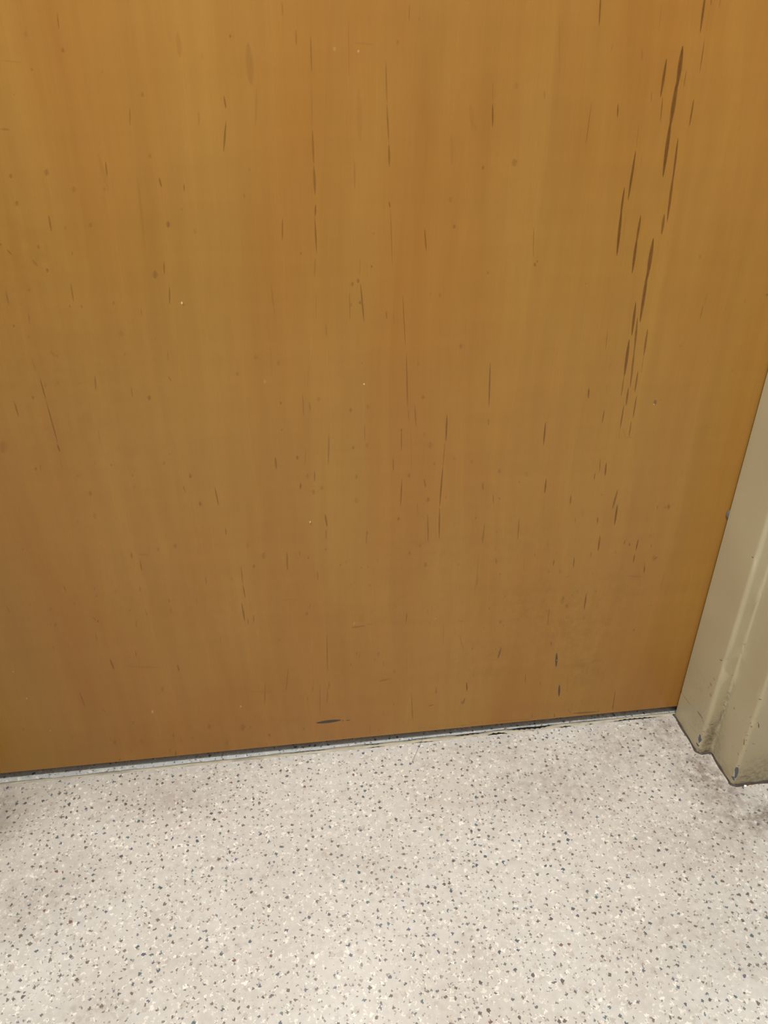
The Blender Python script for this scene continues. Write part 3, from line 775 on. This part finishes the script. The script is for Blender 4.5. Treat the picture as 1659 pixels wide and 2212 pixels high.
1508,2154,1511,2087,257,24R -541,718,-545,674,149,36R -17,424,-19,379,154,48R 1539,1972,1541,1929,167,30R -451,381,-454,330,172,48R 63,946,61,893,188,36R -972,336,-979,263,245,36R
-760,590,-769,491,337,30R -1375,464,-1383,398,222,30R -13,432,-16,370,212,36R 480,498,480,464,117,80G 941,269,941,235,120,60R 1125,701,1126,651,177,36R -749,910,-752,881,113,25W
-596,723,-600,674,168,30R 800,758,800,725,116,36R""")
dx0, dx1, dz0, dz1 = XL - 0.013, XJ + 0.013, GAP, HEAD + 0.012
gx = list(np.arange(dx0, dx1, 0.022)) + [dx1]
gz = list(np.arange(dz0, 0.9, 0.022)) + [0.95, 1.1, 1.4, 1.8, dz1]
Pm, fo = marked_sheet(dx0, dx1, dz0, dz1, gx, gz, DOOR_MARKS, 0.6)
ch = eval_marks(Pm, DOOR_MARKS, 0.6)
grime = soft(Pm, [(0.33, 0.17, 0.10, 0.10, 0.8), (0.36, 0.10, 0.05, 0.06, 1.0), (0.28, 0.21, 0.10, 0.07, 0.7), (0.38, 0.22, 0.07, 0.07, 0.6), (0.22, 0.13, 0.09, 0.07, 0.5),
                  (0.25, 0.30, 0.10, 0.08, 0.4), (0.16, 0.30, 0.12, 0.10, 0.35), (0.10, 0.12, 0.14, 0.08, 0.3), (-0.05, 0.05, 0.2, 0.035, 0.35), (-0.2, 0.05, 0.2, 0.03, 0.35), (0.3, 0.03, 0.2, 0.02, 0.4),
                  (0.13, 0.22, 0.2, 0.1, 0.25), (-0.1, 0.25, 0.25, 0.12, 0.25), (-0.2, 0.5, 0.2, 0.15, 0.3), (-0.22, 0.62, 0.1, 0.1, 0.35)])
n0 = len(Pm)
edge_r = 0.0010
verts = [(u, 0.0, z) for u, z in Pm]
door = mesh_obj('door_1', verts + [(dx0, 0.044, dz0), (dx1, 0.044, dz0), (dx1, 0.044, dz1), (dx0, 0.044, dz1)], fo, M_wood)
def near(x, z):
    return int(np.argmin((Pm[:, 0] - x) ** 2 + (Pm[:, 1] - z) ** 2))
# edges and back of the leaf
bm = bmesh.new(); bm.from_mesh(door.data); bm.verts.ensure_lookup_table()
c = [bm.verts[near(dx0, dz0)], bm.verts[near(dx1, dz0)], bm.verts[near(dx1, dz1)], bm.verts[near(dx0, dz1)]]
bk = [bm.verts[n0 + i] for i in range(4)]
newf = [bm.faces.new((bk[0], bk[3], bk[2], bk[1]))]
for i in range(4):
    j = (i + 1) % 4
    newf.append(bm.faces.new((c[i], bk[i], bk[j], c[j])))
for f in newf:
    f.material_index = 1
for f in bm.faces:
    if f.material_index == 0 and f.normal.y > 0:
        f.normal_flip()
bm.to_mesh(door.data); bm.free()
door.data.materials.append(M_core)
ex = lambda a: np.concatenate([a, np.zeros(4)])
set_attr(door.data, {k: ex(v) for k, v in ch.items()}, ex(grime))
tag(door, 'honey-brown maple veneer door with dark streaks, scuffed near its foot', 'door', 'structure')

# ------------------------------------------------------------------ small loose things on the floor
def lump(name, loc, size, mat, seed):
    rnd = random.Random(seed)
    bm = bmesh.new()
    bmesh.ops.create_icosphere(bm, subdivisions=2, radius=1.0)
    for v in bm.verts:
        k = 1 + rnd.uniform(-0.22, 0.22)
        v.co = Vector((v.co.x * size[0] * k, v.co.y * size[1] * k, v.co.z * size[2] * k))
    lo = min(v.co.z for v in bm.verts)
    for v in bm.verts:
        v.co.z -= lo
    me = bpy.data.meshes.new(name); bm.to_mesh(me); bm.free()
    me.materials.append(mat)
    o = bpy.data.objects.new(name, me); o.location = loc
    COL.objects.link(o)
    return o
tag(lump('plaster_crumb', (0.5305, -0.1262, 0.0), (0.0016, 0.0016, 0.0013), M_white, 3), 'tiny white crumb on the floor against the foot of the right jamb', 'crumb')
sp = lump('wood_splinter', (0.5372, -0.1256, 0.0), (0.0028, 0.0007, 0.0006), M_straw, 5)
sp.rotation_euler.z = 0.12
tag(sp, 'tiny pale straw-coloured splinter beside the white crumb', 'splinter')

def tube(name, pts, r, mat, seg=6):
    V, F = [], []
    for i, p in enumerate(pts):
        p = Vector(p)
        t = (Vector(pts[min(i + 1, len(pts) - 1)]) - Vector(pts[max(i - 1, 0)])).normalized()
        s = t.cross(Vector((0, 0, 1))).normalized(); u = s.cross(t)
        for k in range(seg):
            a = 2 * math.pi * k / seg
            V.append(tuple(p + s * r * math.cos(a) + u * r * math.sin(a)))
    for i in range(len(pts) - 1):
        for k in range(seg):
            a = i * seg + k; b = i * seg + (k + 1) % seg
            F.append((a, b, b + seg, a + seg))
    return mesh_obj(name, V, F, mat, None, True)
hair_pts = []
key = [(0.1527, 0.0041), (0.1498, -0.0019), (0.1435, -0.0136), (0.134, -0.0308), (0.1313, -0.0364)]
for i in range(25):
    t = i / 24 * (len(key) - 1); j = min(int(t), len(key) - 2); f = t - j
    hair_pts.append((key[j][0] * (1 - f) + key[j + 1][0] * f, key[j][1] * (1 - f) + key[j + 1][1] * f, 0.0008 if abs(key[j][1]) < 0.007 else 0.0003))
tag(tube('hair_strand', hair_pts, 0.00016, M_hair), 'single fine dark hair lying on the floor at the door joint', 'hair')
